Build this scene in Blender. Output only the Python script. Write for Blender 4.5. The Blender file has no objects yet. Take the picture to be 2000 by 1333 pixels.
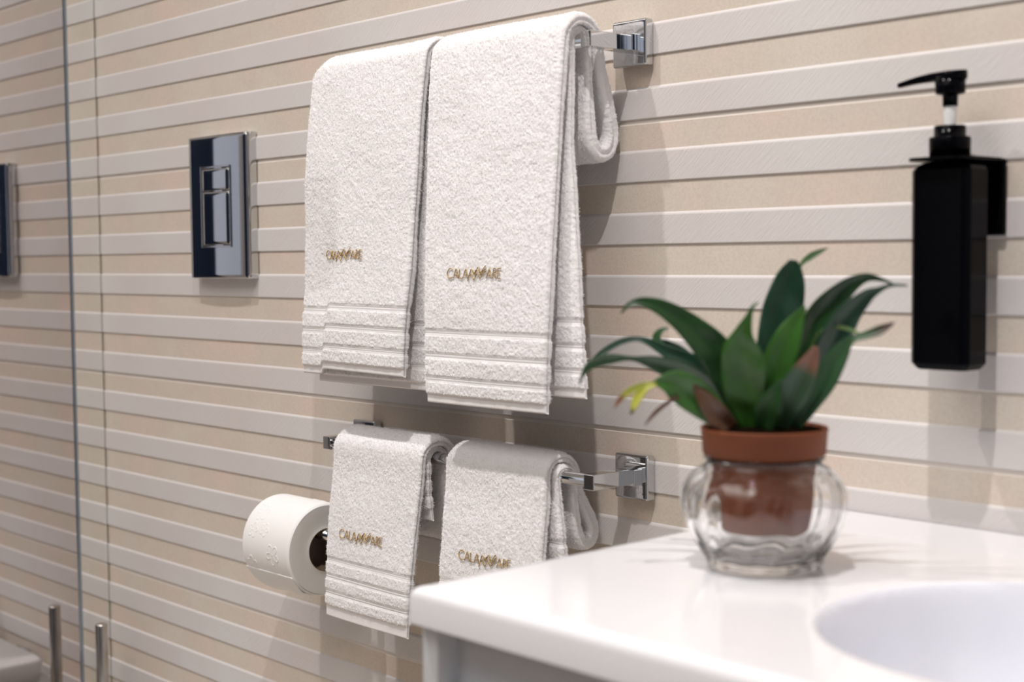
import bpy, bmesh, math, random
import numpy as np
from mathutils import Vector, Matrix

# Coordinates: the striped wall is the plane Y = 0, the room lies at Y < 0.
# mm helper: (x along the wall, y = distance out from the wall, z relative to the camera height)
H = 1.0667
def P(x, y, z): return Vector((x/1000.0, -y/1000.0, z/1000.0 + H))

sc = bpy.context.scene
C = sc.collection
sc.unit_settings.system = 'METRIC'

# ---------------------------------------------------------------- camera
F_PX = 2799.95; YAW, PITCH, ROLL = 0.827472, 0.0573095, -0.0095549
cy, sy, cp, sp, cr, sr = (math.cos(YAW), math.sin(YAW), math.cos(PITCH), math.sin(PITCH), math.cos(ROLL), math.sin(ROLL))
fwd = Vector((-sy*cp, cy*cp, -sp)); r0 = Vector((cy, sy, 0)); u0 = r0.cross(fwd)
right = cr*r0 + sr*u0; up = -sr*r0 + cr*u0
cam_d = bpy.data.cameras.new('camera'); cam = bpy.data.objects.new('camera', cam_d); C.objects.link(cam)
cam_d.sensor_width = 36.0; cam_d.lens = F_PX/2000*36
M = Matrix((right, up, -fwd)).transposed().to_4x4(); M.translation = Vector((0, -1.03087, H)); cam.matrix_world = M
cam_d.clip_start = 0.01
cam_d.dof.use_dof = True; cam_d.dof.focus_distance = 1.53; cam_d.dof.aperture_fstop = 5.0
sc.camera = cam

# ---------------------------------------------------------------- light
w = bpy.data.worlds.new('world'); sc.world = w; w.use_nodes = True
w.node_tree.nodes['Background'].inputs[0].default_value = (0.9, 0.92, 1.0, 1)
w.node_tree.nodes['Background'].inputs[1].default_value = 0.05
def spot(name, x, y, z, power, col, size=165, rad=0.022, aim=None):
    d = bpy.data.lights.new(name, 'SPOT'); d.energy = power; d.color = col
    d.spot_size = math.radians(size); d.spot_blend = 0.9; d.shadow_soft_size = rad
    o = bpy.data.objects.new(name, d); C.objects.link(o); o.location = P(x, y, z)
    if aim:
        v = (P(*aim) - o.location).normalized(); o.rotation_euler = v.to_track_quat('-Z', 'Y').to_euler()
    return o
WARM = (1.0, 0.95, 0.93)
spot('ceiling_spot_light', -345, 860, 1735, 107, WARM, 110, aim=(-345, 800, 0))
spot('ceiling_spot_light', -1400, 860, 1735, 74, WARM, 110, aim=(-1400, 800, 0))
ad = bpy.data.lights.new('added_fill_light', 'AREA'); ad.energy = 27; ad.color = (1.0, 0.95, 0.895)  # soft fill light added overhead to lift the shadows, not a real fitting
ad.shape = 'RECTANGLE'; ad.size = 1.6; ad.size_y = 1.1
ao = bpy.data.objects.new('added_fill_light', ad); C.objects.link(ao); ao.location = P(-800, 1900, 1745)
vs = sc.view_settings
sc.display_settings.display_device = 'sRGB'
vs.view_transform = 'Standard'; vs.look = 'None'; vs.exposure = -0.08; vs.gamma = 1.0; vs.use_curve_mapping = False
sc.cycles.use_denoising = True
sc.cycles.sample_clamp_indirect = 4.0
sc.cycles.max_bounces = 14; sc.cycles.transmission_bounces = 12; sc.cycles.transparent_max_bounces = 12

# ---------------------------------------------------------------- helpers
def obj(name, mesh, mat=None, parent=None, smooth=True, kind=None, label=None):
    if isinstance(mesh, bmesh.types.BMesh):
        me = bpy.data.meshes.new(name); mesh.to_mesh(me); mesh.free()
    else: me = mesh
    if mat is not None:
        for m_ in (mat if isinstance(mat, (list, tuple)) else [mat]): me.materials.append(m_)
    if smooth: me.polygons.foreach_set('use_smooth', [True]*len(me.polygons))
    o = bpy.data.objects.new(name, me); C.objects.link(o)
    if parent is not None:
        o.parent = parent; o.matrix_parent_inverse = Matrix.Translation(-parent.location)
    if kind: o['kind'] = kind
    if label: o['label'] = label
    return o
def thing(name, label, cat, loc, group=None):
    o = bpy.data.objects.new(name, None); C.objects.link(o); o.empty_display_size = 0.05
    o.location = loc; o['label'] = label; o['category'] = cat
    if group: o['group'] = group
    return o
def tag(o, label, cat, group=None):
    o['label'] = label; o['category'] = cat
    if group: o['group'] = group
    return o
def bevel(o, wd, seg=3, angle=40):
    m = o.modifiers.new('bevel', 'BEVEL'); m.width = wd/1000.0; m.segments = seg
    m.limit_method = 'ANGLE'; m.angle_limit = math.radians(angle); m.harden_normals = False
    for p_ in o.data.polygons: p_.use_smooth = True
    wn = o.modifiers.new('wn', 'WEIGHTED_NORMAL'); wn.keep_sharp = False
    return o
def box_bm(x0, x1, y0, y1, z0, z1, bm=None):
    bm = bm or bmesh.new()
    v = [bm.verts.new(P(x, y, z)) for x in (x0, x1) for y in (y0, y1) for z in (z0, z1)]
    for f in ((0,1,3,2), (4,6,7,5), (0,4,5,1), (2,3,7,6), (0,2,6,4), (1,5,7,3)):
        bm.faces.new([v[i] for i in f])
    bmesh.ops.recalc_face_normals(bm, faces=bm.faces); return bm
def box(name, x0, x1, y0, y1, z0, z1, mat, parent=None, bev=0, kind=None, label=None, seg=3):
    o = obj(name, box_bm(x0, x1, y0, y1, z0, z1), mat, parent, smooth=False, kind=kind, label=label)
    if bev: bevel(o, bev, seg)
    return o
def loft(rings, close=True, cap0=False, cap1=False, bm=None):
    """rings: list of equal length lists of Vectors"""
    bm = bm or bmesh.new()
    R = [[bm.verts.new(p) for p in r] for r in rings]; n = len(R[0])
    for a, b in zip(R, R[1:]):
        for i in range(n if close else n-1):
            j = (i+1) % n; bm.faces.new((a[i], a[j], b[j], b[i]))
    if cap0: bm.faces.new(R[0][::-1])
    if cap1: bm.faces.new(R[-1])
    bmesh.ops.recalc_face_normals(bm, faces=bm.faces); return bm
def lathe(cx, cy_, prof, n=64, cap0=False, cap1=False, fn=None, bm=None):
    """prof: list of (radius mm, z mm) turned about the vertical axis at cx, cy_"""
    rings = []
    for (r, z) in prof:
        ring = []
        for i in range(n):
            a = 2*math.pi*i/n; rr = r if fn is None else fn(r, z, a)
            ring.append(P(cx+rr*math.cos(a), cy_+rr*math.sin(a), z))
        rings.append(ring)
    return loft(rings, True, cap0, cap1, bm)
def tube(pts, rad, n=8, caps=True, bm=None):
    """pts in metres (Vectors), rad metres or list"""
    rings = []; N = len(pts); ref = Vector((0.13, 0.2, 0.97))
    for i, p in enumerate(pts):
        t = (pts[min(i+1, N-1)] - pts[max(i-1, 0)]).normalized()
        a = t.cross(ref)
        if a.length < 1e-4: a = t.cross(Vector((1, 0, 0)))
        a.normalize(); b = t.cross(a).normalized()
        r = rad[i] if isinstance(rad, (list, tuple)) else rad
        rings.append([p + a*(r*math.cos(2*math.pi*k/n)) + b*(r*math.sin(2*math.pi*k/n)) for k in range(n)])
    return loft(rings, True, caps, caps, bm)
def smooth_path(pts, step):
    """Catmull-Rom through 2-D/3-D points (numpy), resampled at arc length step"""
    p = np.array(pts, float); q = np.vstack([2*p[0]-p[1], p, 2*p[-1]-p[-2]]); out = []
    for i in range(1, len(q)-2):
        t = np.linspace(0, 1, 24, endpoint=False)[:, None]
        out.append(0.5*((2*q[i]) + (-q[i-1]+q[i+1])*t + (2*q[i-1]-5*q[i]+4*q[i+1]-q[i+2])*t**2 + (-q[i-1]+3*q[i]-3*q[i+1]+q[i+2])*t**3))
    out = np.vstack(out + [p[-1:]]); d = np.r_[0, np.cumsum(np.linalg.norm(np.diff(out, axis=0), axis=1))]
    n = max(2, int(round(d[-1]/step))); s = np.linspace(0, d[-1], n+1)
    return np.stack([np.interp(s, d, out[:, k]) for k in range(p.shape[1])], 1), s

# ---------------------------------------------------------------- materials
def mat(name, col=(0.8, 0.8, 0.8), rough=0.5, metal=0.0, spec=0.5, **kw):
    m = bpy.data.materials.new(name); m.use_nodes = True; b = m.node_tree.nodes['Principled BSDF']
    b.inputs['Base Color'].default_value = (*col, 1); b.inputs['Roughness'].default_value = rough
    b.inputs['Metallic'].default_value = metal; b.inputs['Specular IOR Level'].default_value = spec
    for k, v in kw.items(): b.inputs[k.replace('_', ' ')].default_value = v
    return m
def N(m, t, **kw):
    n = m.node_tree.nodes.new(t)
    for k, v in kw.items(): setattr(n, k, v)
    return n
def LK(m, a, b): m.node_tree.links.new(a, b)
def noise(m, scale, detail=3, rough=0.5, vec=None, mapscale=None, rot=None):
    tc = N(m, 'ShaderNodeTexCoord'); mp = N(m, 'ShaderNodeMapping')
    LK(m, tc.outputs['Object'], mp.inputs[0])
    if rot:
        mp.inputs['Rotation'].default_value = rot; m2 = N(m, 'ShaderNodeMapping'); LK(m, mp.outputs[0], m2.inputs[0]); mp = m2
    if mapscale: mp.inputs['Scale'].default_value = mapscale
    n = N(m, 'ShaderNodeTexNoise'); n.inputs['Scale'].default_value = scale; n.inputs['Detail'].default_value = detail
    n.inputs['Roughness'].default_value = rough; LK(m, mp.outputs[0], n.inputs['Vector']); return n
def ramp(m, src, stops):
    r = N(m, 'ShaderNodeValToRGB'); e = r.color_ramp.elements
    while len(e) < len(stops): e.new(0.5)
    for el, (p, c) in zip(e, stops): el.position = p; el.color = (*c, 1)
    LK(m, src, r.inputs[0]); return r
def bump(m, src, strength, dist, prev=None):
    b = N(m, 'ShaderNodeBump'); b.inputs['Strength'].default_value = strength; b.inputs['Distance'].default_value = dist
    LK(m, src, b.inputs['Height'])
    if prev is not None: LK(m, prev.outputs[0], b.inputs['Normal'])
    LK(m, b.outputs[0], m.node_tree.nodes['Principled BSDF'].inputs['Normal']); return b
def base(m, src): LK(m, src, m.node_tree.nodes['Principled BSDF'].inputs['Base Color'])

# light stripe of the tile: cool off-white with fine slanted scratches
m_white = mat('tile_white_stripe', (0.60, 0.57, 0.555), 0.55, spec=0.35)
n1 = noise(m_white, 5, 3); r1 = ramp(m_white, n1.outputs[0], [(0.35, (0.66, 0.615, 0.60)), (0.65, (0.68, 0.66, 0.645))]); base(m_white, r1.outputs[0])
n2 = noise(m_white, 45, 3, 0.6, mapscale=(16, 1, 1.0), rot=(0, math.radians(-48), 0)); bump(m_white, n2.outputs[0], 0.5, 0.0012)
# beige stripe: sandy grain, soft pinkish clouds
m_beige = mat('tile_beige_stripe', (0.52, 0.44, 0.36), 0.75, spec=0.25)
n1 = noise(m_beige, 9, 4); r1 = ramp(m_beige, n1.outputs[0], [(0.32, (0.66, 0.60, 0.525)), (0.5, (0.64, 0.57, 0.49)), (0.68, (0.70, 0.57, 0.495))])
n2 = noise(m_beige, 420, 2, 0.6); r2 = ramp(m_beige, n2.outputs[0], [(0.3, (0.93, 0.93, 0.93)), (0.6, (1.02, 1.02, 1.02))])
mx = N(m_beige, 'ShaderNodeMix', data_type='RGBA', blend_type='MULTIPLY'); mx.inputs[0].default_value = 1
LK(m_beige, r1.outputs[0], mx.inputs[6]); LK(m_beige, r2.outputs[0], mx.inputs[7]); base(m_beige, mx.outputs[2])
bump(m_beige, n2.outputs[0], 0.25, 0.0005)
m_grout = mat('grout', (0.72, 0.66, 0.60), 0.8)
m_chrome = mat('chrome', (0.64, 0.655, 0.675), 0.035, 1.0)
m_chrome_d = mat('chrome_groove', (0.12, 0.12, 0.13), 0.3, 0.6)
m_mirror = mat('mirror_glass', (0.69, 0.665, 0.67), 0.02, 1.0)
m_mirror2 = mat('polished_strip', (0.93, 0.94, 0.93), 0.02, 1.0)
m_edge = mat('glass_edge', (0.30, 0.36, 0.42), 0.12, 0.7)
m_terry = mat('white_terry', (0.875, 0.862, 0.868), 0.95, spec=0.1, Sheen_Weight=0.2)
n1 = noise(m_terry, 900, 2, 0.7); bump(m_terry, n1.outputs[0], 0.5, 0.0006)
m_woven = mat('white_woven_band', (0.85, 0.83, 0.83), 0.85, spec=0.2)
m_gold = mat('gold_thread', (0.44, 0.29, 0.10), 0.38, 0.25, spec=0.6)
n1 = noise(m_gold, 500, 1); r1 = ramp(m_gold, n1.outputs[0], [(0.4, (0.27, 0.17, 0.055)), (0.62, (0.62, 0.43, 0.17))]); base(m_gold, r1.outputs[0])
m_solid = mat('white_solid_surface', (0.86, 0.865, 0.895), 0.16, spec=0.5, Coat_Weight=0.4, Coat_Roughness=0.08)
m_basin = mat('basin_painted_cool_light', (0.80, 0.815, 0.885), 0.16, spec=0.5)  # bluish cast of the light in the basin put into its surface colour
m_cab = mat('white_lacquer', (0.76, 0.78, 0.82), 0.35)
m_cab_in = mat('grey_lacquer', (0.70, 0.70, 0.73), 0.4)
m_black = mat('black_plastic', (0.0015, 0.0015, 0.0025), 0.12, spec=0.06)
m_blackm = mat('black_matt_holder', (0.002, 0.002, 0.0025), 0.3, spec=0.1)
m_stem = mat('white_plastic', (0.8, 0.8, 0.8), 0.3)
m_terra = mat('terracotta_plastic', (0.24, 0.06, 0.025), 0.6, spec=0.25)
n1 = noise(m_terra, 30, 3); r1 = ramp(m_terra, n1.outputs[0], [(0.35, (0.165, 0.046, 0.017)), (0.7, (0.205, 0.060, 0.023))]); base(m_terra, r1.outputs[0])
m_soil = mat('dark_soil', (0.008, 0.005, 0.003), 1.0, spec=0.0)
m_glass = mat('clear_glass', (1, 1, 1), 0.0, Transmission_Weight=1.0, IOR=1.46)
m_paper = mat('embossed_paper', (0.86, 0.85, 0.84), 0.9, spec=0.1)
m_paper_side = mat('paper_side', (0.70, 0.685, 0.645), 0.95, spec=0.1)
n1 = noise(m_paper_side, 700, 2, 0.7); bump(m_paper_side, n1.outputs[0], 0.4, 0.0006)
m_core = mat('cardboard_core', (0.16, 0.11, 0.07), 0.8)
m_brush = mat('brushed_steel', (0.55, 0.52, 0.49), 0.22, 1.0)
m_ceram = mat('white_ceramic', (0.75, 0.74, 0.73), 0.15)
m_paint = mat('painted_plaster', (0.80, 0.79, 0.78), 0.8)
m_dark = mat('dark_reflection_panel', (0.06, 0.056, 0.055), 0.5)  # for the unseen dark panel added as a reflection
m_navy = mat('navy_reflection_panel', (0.010, 0.022, 0.055), 0.35)  # for the unseen navy panels added as reflections
m_floor = mat('floor_tile', (0.54, 0.46, 0.37), 0.5)
m_frost = mat('reflection_glow_pane', (0.75, 0.8, 0.9), 0.3); m_frost.node_tree.nodes['Principled BSDF'].inputs['Emission Color'].default_value = (0.72, 0.82, 1, 1)
m_frost.node_tree.nodes['Principled BSDF'].inputs['Emission Strength'].default_value = 0.38  # glow added to give the chrome a pale blue reflection
def leaf_mat(name, c0, c1, tip=None, tip0=0.8):
    m = mat(name, c0, 0.36, spec=0.45)
    at = N(m, 'ShaderNodeAttribute', attribute_name='leafv'); sp_ = N(m, 'ShaderNodeSeparateXYZ'); LK(m, at.outputs['Vector'], sp_.inputs[0])
    n = noise(m, 45, 3); r = ramp(m, n.outputs[0], [(0.3, c0), (0.7, c1)])
    last = r.outputs[0]
    if tip:
        rt = ramp(m, sp_.outputs[0], [(tip0-0.08, (0, 0, 0)), (tip0+0.06, (1, 1, 1))])
        mx_ = N(m, 'ShaderNodeMix', data_type='RGBA'); LK(m, rt.outputs[0], mx_.inputs[0]); LK(m, last, mx_.inputs[6]); mx_.inputs[7].default_value = (*tip, 1); last = mx_.outputs[2]
    base(m, last)
    b = m.node_tree.nodes['Principled BSDF']
    wv = N(m, 'ShaderNodeMath', operation='MULTIPLY'); wv.inputs[1].default_value = 55; LK(m, sp_.outputs[1], wv.inputs[0])
    sn = N(m, 'ShaderNodeMath', operation='SINE'); LK(m, wv.outputs[0], sn.inputs[0]); bump(m, sn.outputs[0], 0.12, 0.0006)
    return m
G = [((0.010, 0.040, 0.011), (0.018, 0.065, 0.015)), ((0.022, 0.085, 0.010), (0.036, 0.125, 0.014)), ((0.008, 0.038, 0.020), (0.014, 0.058, 0.028)),
     ((0.026, 0.10, 0.012), (0.045, 0.145, 0.02)), ((0.022, 0.065, 0.028), (0.035, 0.095, 0.035)), ((0.10, 0.17, 0.05), (0.13, 0.22, 0.07)), ((0.20, 0.26, 0.02), (0.42, 0.42, 0.06)), ((0.06, 0.028, 0.014), (0.13, 0.06, 0.03))]
TIPS = [None, ((0.05, 0.02, 0.015), 0.88), ((0.22, 0.10, 0.06), 0.72)]
LM = {}
def lm(c, t):
    if (c, t) not in LM:
        LM[(c, t)] = leaf_mat('leaf_green_%d_%d' % (c, t), G[c][0], G[c][1], *(TIPS[t] if TIPS[t] else ()))
    return LM[(c, t)]
LEAVES=[
(0, 0, [(-625.7, -238.7, -120.2, 7.8), (-626.5, -246.9, -95.2, 17.7), (-630.5, -257.5, -69.9, 25.5), (-641.5, -271.0, -50.2, 19.1), (-654.2, -285.7, -35.9, 12.1), (-664.6, -296.1, -30.5, 7.1), (-671.1, -303.6, -31.8, 3.5), (-675.2, -308.0, -38.1, 1.1)]),
(1, 0, [(-615.8, -241.2, -119.9, 12.1), (-613.1, -249.2, -97.8, 27.7), (-611.0, -255.2, -76.1, 30.5), (-609.6, -259.1, -61.9, 24.8), (-607.3, -259.9, -51.4, 12.8), (-603.9, -258.6, -40.9, 5.0), (-601.2, -257.7, -34.0, 2.1), (-598.2, -255.4, -30.9, 1.1)]),
(2, 0, [(-615.4, -223.3, -120.7, 9.2), (-618.5, -218.1, -93.2, 17.7), (-618.1, -211.5, -64.6, 24.8), (-615.4, -205.7, -39.4, 28.4), (-613.0, -201.3, -19.6, 22.7), (-611.3, -200.0, -8.8, 14.2), (-610.7, -199.6, -2.7, 5.0)]),
(1, 0, [(-613.4, -194.1, -25.2, 1.8), (-611.8, -190.3, -7.8, 2.1), (-607.3, -185.6, -1.0, 4.6), (-602.2, -180.5, 2.9, 3.5), (-598.3, -176.2, 5.4, 0.7)]),
(3, 0, [(-602.9, -233.9, -118.8, 9.9), (-598.8, -237.0, -94.2, 17.7), (-594.3, -237.4, -72.9, 22.0), (-588.2, -235.2, -55.3, 18.4), (-583.4, -231.5, -42.1, 9.2), (-579.0, -229.5, -33.7, 1.4)]),
(0, 0, [(-606.8, -221.7, -118.0, 8.5), (-602.5, -215.9, -92.3, 14.2), (-594.8, -207.5, -63.9, 19.9), (-585.5, -197.9, -39.0, 19.9), (-574.5, -188.3, -23.1, 12.8), (-564.7, -179.5, -15.5, 6.4), (-555.9, -172.8, -16.9, 2.5), (-549.7, -168.0, -20.2, 1.1)]),
(2, 0, [(-593.3, -218.9, -118.6, 7.8), (-582.8, -213.5, -87.8, 16.3), (-573.0, -208.5, -63.0, 20.6), (-563.5, -202.5, -41.9, 17.0), (-554.1, -195.3, -28.7, 9.9), (-547.2, -190.0, -23.6, 4.3), (-540.8, -185.1, -20.5, 2.1), (-532.8, -177.7, -20.6, 1.1)]),
(4, 1, [(-586.3, -226.2, -117.4, 3.5), (-577.1, -224.2, -100.7, 10.6), (-567.6, -222.0, -82.9, 16.3), (-557.8, -219.6, -65.9, 12.1), (-550.3, -217.6, -56.5, 5.0), (-541.8, -213.6, -52.9, 5.3), (-534.0, -208.8, -49.5, 6.4), (-526.1, -204.1, -44.7, 1.4)]),
(4, 2, [(-596.6, -236.6, -118.0, 14.2), (-587.5, -237.2, -98.7, 22.7), (-578.7, -235.5, -84.4, 19.9), (-571.6, -233.9, -71.3, 12.1), (-567.2, -233.0, -60.8, 3.5)]),
(5, 0, [(-591.6, -210.1, -77.8, 3.5), (-581.3, -209.8, -54.4, 2.8), (-570.3, -206.4, -48.9, 2.1), (-559.9, -203.5, -50.5, 2.1), (-551.8, -202.3, -54.1, 1.1)]),
(4, 0, [(-627.6, -235.2, -119.9, 7.1), (-640.5, -247.5, -96.1, 10.6), (-653.5, -262.5, -83.2, 16.3), (-668.5, -277.7, -74.8, 11.3), (-680.7, -290.8, -70.7, 3.2), (-692.2, -302.1, -70.9, 7.1), (-700.8, -311.3, -74.8, 5.7), (-704.5, -315.3, -80.9, 2.8), (-706.1, -317.8, -88.7, 1.1)]),
(2, 0, [(-634.2, -232.6, -120.7, 6.4), (-645.4, -238.7, -93.4, 12.8), (-659.5, -246.9, -77.2, 13.5), (-676.0, -258.3, -67.5, 9.2), (-691.1, -268.6, -58.8, 4.3), (-702.8, -277.5, -59.9, 4.3), (-713.9, -287.2, -68.3, 4.3), (-721.2, -294.1, -77.1, 1.4)]),
(4, 0, [(-674.7, -245.9, -72.5, 2.8), (-686.4, -253.6, -65.2, 7.1), (-690.0, -255.1, -57.9, 6.4), (-687.0, -252.9, -52.3, 3.5), (-682.9, -249.7, -50.8, 0.7)]),
(2, 0, [(-643.3, -227.0, -119.7, 7.1), (-657.3, -232.7, -94.5, 10.6), (-674.4, -240.7, -72.8, 10.6), (-687.4, -248.1, -63.6, 7.8), (-696.2, -254.8, -61.1, 2.1)]),
(3, 0, [(-621.5, -253.1, -119.3, 8.5), (-627.5, -267.8, -106.1, 19.1), (-634.7, -280.8, -94.0, 23.4), (-641.5, -291.0, -86.7, 19.9), (-647.3, -298.0, -84.9, 9.2), (-651.1, -302.1, -85.9, 2.8)]),
(6, 1, [(-649.4, -300.9, -86.2, 2.1), (-654.3, -305.9, -88.2, 5.0), (-658.0, -310.0, -94.5, 6.4), (-659.6, -312.5, -101.4, 4.3), (-661.3, -313.7, -106.7, 1.1)]),
(6, 2, [(-649.5, -299.7, -85.9, 2.1), (-656.6, -306.4, -86.6, 3.2), (-663.7, -313.1, -91.1, 4.3), (-668.7, -316.9, -97.1, 3.5), (-670.8, -319.8, -102.3, 0.7)]),
(7, 0, [(-640.6, -287.8, -95.0, 2.8), (-644.1, -294.3, -98.6, 2.5), (-648.2, -301.3, -104.3, 2.8), (-651.5, -305.0, -109.5, 1.8), (-653.6, -307.8, -113.9, 0.7)]),
(7, 0, [(-618.8, -258.6, -118.6, 12.1), (-623.5, -267.2, -108.4, 15.6), (-627.6, -274.2, -98.6, 12.1), (-631.9, -278.7, -90.5, 5.0), (-633.9, -280.2, -86.3, 1.4)]),
(0, 0, [(-603.0, -244.0, -119.3, 12.8), (-596.7, -246.7, -103.8, 17.7), (-592.2, -245.8, -93.1, 10.6), (-589.0, -243.3, -84.4, 2.1)])]

# ================================================================ the room
XM = -2055.0   # face of the mirror side wall
XR = 900.0; YB = 2750.0; ZF = -H*1000; ZC = 1753.0
# striped relief tiles: period 60 mm, five periods per tile course
prof = []; k0, k1 = -24, 22
for k in range(k1, k0-1, -1):           # from the floor upwards, so that z grows
    zb = 192.8 - 60*k
    # (depth out of the wall plane, z, material of the face that follows: 0 light, 1 beige, 2 grout)
    prof += [(-1.7, zb+0.0, 0), (-0.5, zb-0.3, 0), (0.0, zb+0.6, 0), (0.0, zb+27.6, 0), (-0.35, zb+28.7, 0), (-1.0, zb+29.7, 0), (-1.7, zb+30.5, 1)]
    if (k % 5) == 2:      # course joint just under the next stripe
        prof += [(-1.7, zb+60-5.0, 2), (-2.1, zb+60-4.5, 2), (-2.25, zb+60-0.2, 1)]
prof = [p for p in prof if ZF-5 < p[1] < ZC+5]
bm = bmesh.new(); xs = np.linspace(XM-6, XR+2, 40); rows = []
for x in xs: rows.append([bm.verts.new(P(x, y, z)) for (y, z, _) in prof])
for i in range(len(xs)-1):
    for j in range(len(prof)-1):
        f = bm.faces.new((rows[i][j], rows[i+1][j], rows[i+1][j+1], rows[i][j+1])); f.material_index = prof[j][2]
bm.normal_update()
obj('wall_back', bm, [m_white, m_beige, m_grout], smooth=False, kind='structure')
sol = bpy.data.objects['wall_back']; 
for p_ in sol.data.polygons:
    pass
box('wall_left', XM-110, XM-7, 0, YB, ZF, ZC, m_paint, kind='structure')
box('wall_front', XM-110, XR+100, YB, YB+100, ZF, ZC, m_paint, kind='structure')
def holed_wall():
    bm = bmesh.new(); y0, y1, za, zb = 1960, 2640, ZF+700, ZF+2100
    for (a, b, c, d) in ((-4, y0, ZF, ZC), (y1, YB, ZF, ZC), (y0, y1, ZF, za), (y0, y1, zb, ZC)): box_bm(XR, XR+100, a, b, c, d, bm)
    return bm
obj('wall_right', holed_wall(), m_paint, smooth=False, kind='structure')
wf = thing('added_window_1', 'x', 'x', P(XR+40, 2300, ZF+700)); del wf['label']; del wf['category']; wf['kind'] = 'structure'  # unseen glowing window, added for the flush plate to reflect
bm = bmesh.new()
for (a, b, c, d) in ((1960, 1975, ZF+700, ZF+2100), (2625, 2640, ZF+700, ZF+2100), (1975, 2625, ZF+700, ZF+715), (1975, 2625, ZF+2085, ZF+2100)): box_bm(XR+20, XR+70, a, b, c, d, bm)
obj('added_window_frame', bm, m_cab, wf, smooth=False)
obj('pane', box_bm(XR+44, XR+50, 1975, 2625, ZF+715, ZF+2085), m_frost, wf, smooth=False)
d2 = thing('added_door_2', 'x', 'x', P(XR, 1450, ZF)); del d2['label']; del d2['category']; d2['kind'] = 'structure'  # unseen navy leaf, added to darken the reflection in the flush plate
box('added_door_leaf', XR-40, XR-0.5, 900, 1955, ZF+5, ZF+2150, m_navy, d2, bev=3)
d3 = thing('added_door_3', 'x', 'x', P(XM, 1500, ZF)); del d3['label']; del d3['category']; d3['kind'] = 'structure'  # unseen dark leaf, added for the rail arms and bosses to reflect
box('added_door_leaf', XM-6.5, XM+20, 1130, 2400, ZF+5, ZF+2150, m_dark, d3, bev=3)
box('floor', XM-110, XR+100, -100, YB+100, ZF-60, ZF, m_floor, kind='structure')
box('ceiling', XM-110, XR+100, -100, YB+100, ZC, ZC+60, m_paint, kind='structure')
dr = thing('added_door_1', 'x', 'x', P(-700, YB-20, ZF)); del dr['label']; del dr['category']; dr['kind'] = 'structure'  # unseen navy leaves, added and widened to darken the chrome reflections
box('added_door_leaf', -1500, -405, YB-40, YB-2, ZF+5, ZF+2050, m_navy, dr, bev=3)
box('added_door_leaf', -400, 880, YB-40, YB-2, ZF+5, ZF+2050, m_navy, dr, bev=3)
h_ = tube([P(-460, YB-38, ZF+1000), P(-460, YB-90, ZF+1000), P(-570, YB-90, ZF+1000)], 0.009, 10)
obj('added_door_handle', h_, m_chrome, dr)

# mirror on the side wall: narrow polished strip next to the tiles, edge profile, large pane
mi = thing('wall_mirror', 'tall mirror on the left side wall reflecting the striped tiles', 'mirror', P(XM, 400, ZF+300))
box('mirror_pane', XM-5, XM, 50.5, 1100, ZF+330, ZC-120, m_mirror, mi)
box('polished_strip', XM-5, XM+0.3, 1.5, 46, ZF+330, ZC-120, m_mirror2, mi, label='narrow bright mirror strip beside the tiled wall')
box('edge_profile', XM-5, XM+3.0, 46.2, 50.3, ZF+330, ZC-120, m_edge, mi, bev=0.8, label='blue-grey glass edge')

# ================================================================ flush plate
fp = thing('flush_plate', 'rectangular chrome toilet flush plate with two buttons on the striped wall', 'flush plate', P(-1684, 0, -22))
def plate(x0, x1, z0, z1, yb, yf, bulge, rad=2.0, nx=24, nz=40):
    bm = bmesh.new(); g = []
    xs_ = [0, 0.0, 0.35, 0.9, rad]; 
    us = list(np.linspace(0, 1, nx)); 
    for i, u in enumerate(np.linspace(0, 1, nx)):
        col = []
        for j, v in enumerate(np.linspace(0, 1, nz)):
            y = yf + bulge*(1-(2*u-1)**2)
            col.append(bm.verts.new(P(x0+rad*0.5+(x1-x0-rad)*u, y, z0+rad*0.5+(z1-z0-rad)*v)))
        g.append(col)
    for i in range(nx-1):
        for j in range(nz-1): bm.faces.new((g[i][j], g[i+1][j], g[i+1][j+1], g[i][j+1]))
    loop = [g[i][0] for i in range(nx)] + [g[nx-1][j] for j in range(1, nz)] + [g[i][nz-1] for i in range(nx-2, -1, -1)] + [g[0][j] for j in range(nz-2, 0, -1)]
    cx_, cz_ = (x0+x1)/2, (z0+z1)/2
    prev = loop
    for (e, yy) in ((0.35, yf-0.25), (0.5*rad, yf-1.0), (0.5*rad, yb)):
        new = []
        for vtx in loop:
            x = vtx.co.x*1000; z = (vtx.co.z-H)*1000
            sx = -1 if x < x0+rad*0.6 else (1 if x > x1-rad*0.6 else 0); sz = -1 if z < z0+rad*0.6 else (1 if z > z1-rad*0.6 else 0)
            new.append(bm.verts.new(P(x+sx*e, yy + (vtx.co.y*-1000-yf)*(0 if yy == yb else 1), z+sz*e)))
        for a in range(len(loop)):
            b = (a+1) % len(loop); bm.faces.new((prev[a], prev[b], new[b], new[a]))
        prev = new
    bmesh.ops.recalc_face_normals(bm, faces=bm.faces); return bm
obj('plate', plate(-1757, -1611.5, -22.5, 169, 0.1, 15.5, 2.2), m_chrome, fp)
fr = bmesh.new()
for (a, b, c, d) in ((-1723.5, -1721, 19, 128), (-1650, -1647.5, 19, 128), (-1721, -1650, 19, 21.5), (-1721, -1650, 125.5, 128)): box_bm(a, b, 15, 18.9, c, d, fr)
bevel(obj('button_frame', fr, m_chrome, fp, smooth=False), 0.5, 2)
box('button_recess', -1721, -1650, 15, 17.6, 21.5, 125.5, m_chrome_d, fp, label='dark gap around the buttons')
obj('small_button', plate(-1719.6, -1651.4, 95.2, 124.2, 17.0, 18.4, 0.5, 1.2, 10, 8), m_chrome, fp)
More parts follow.
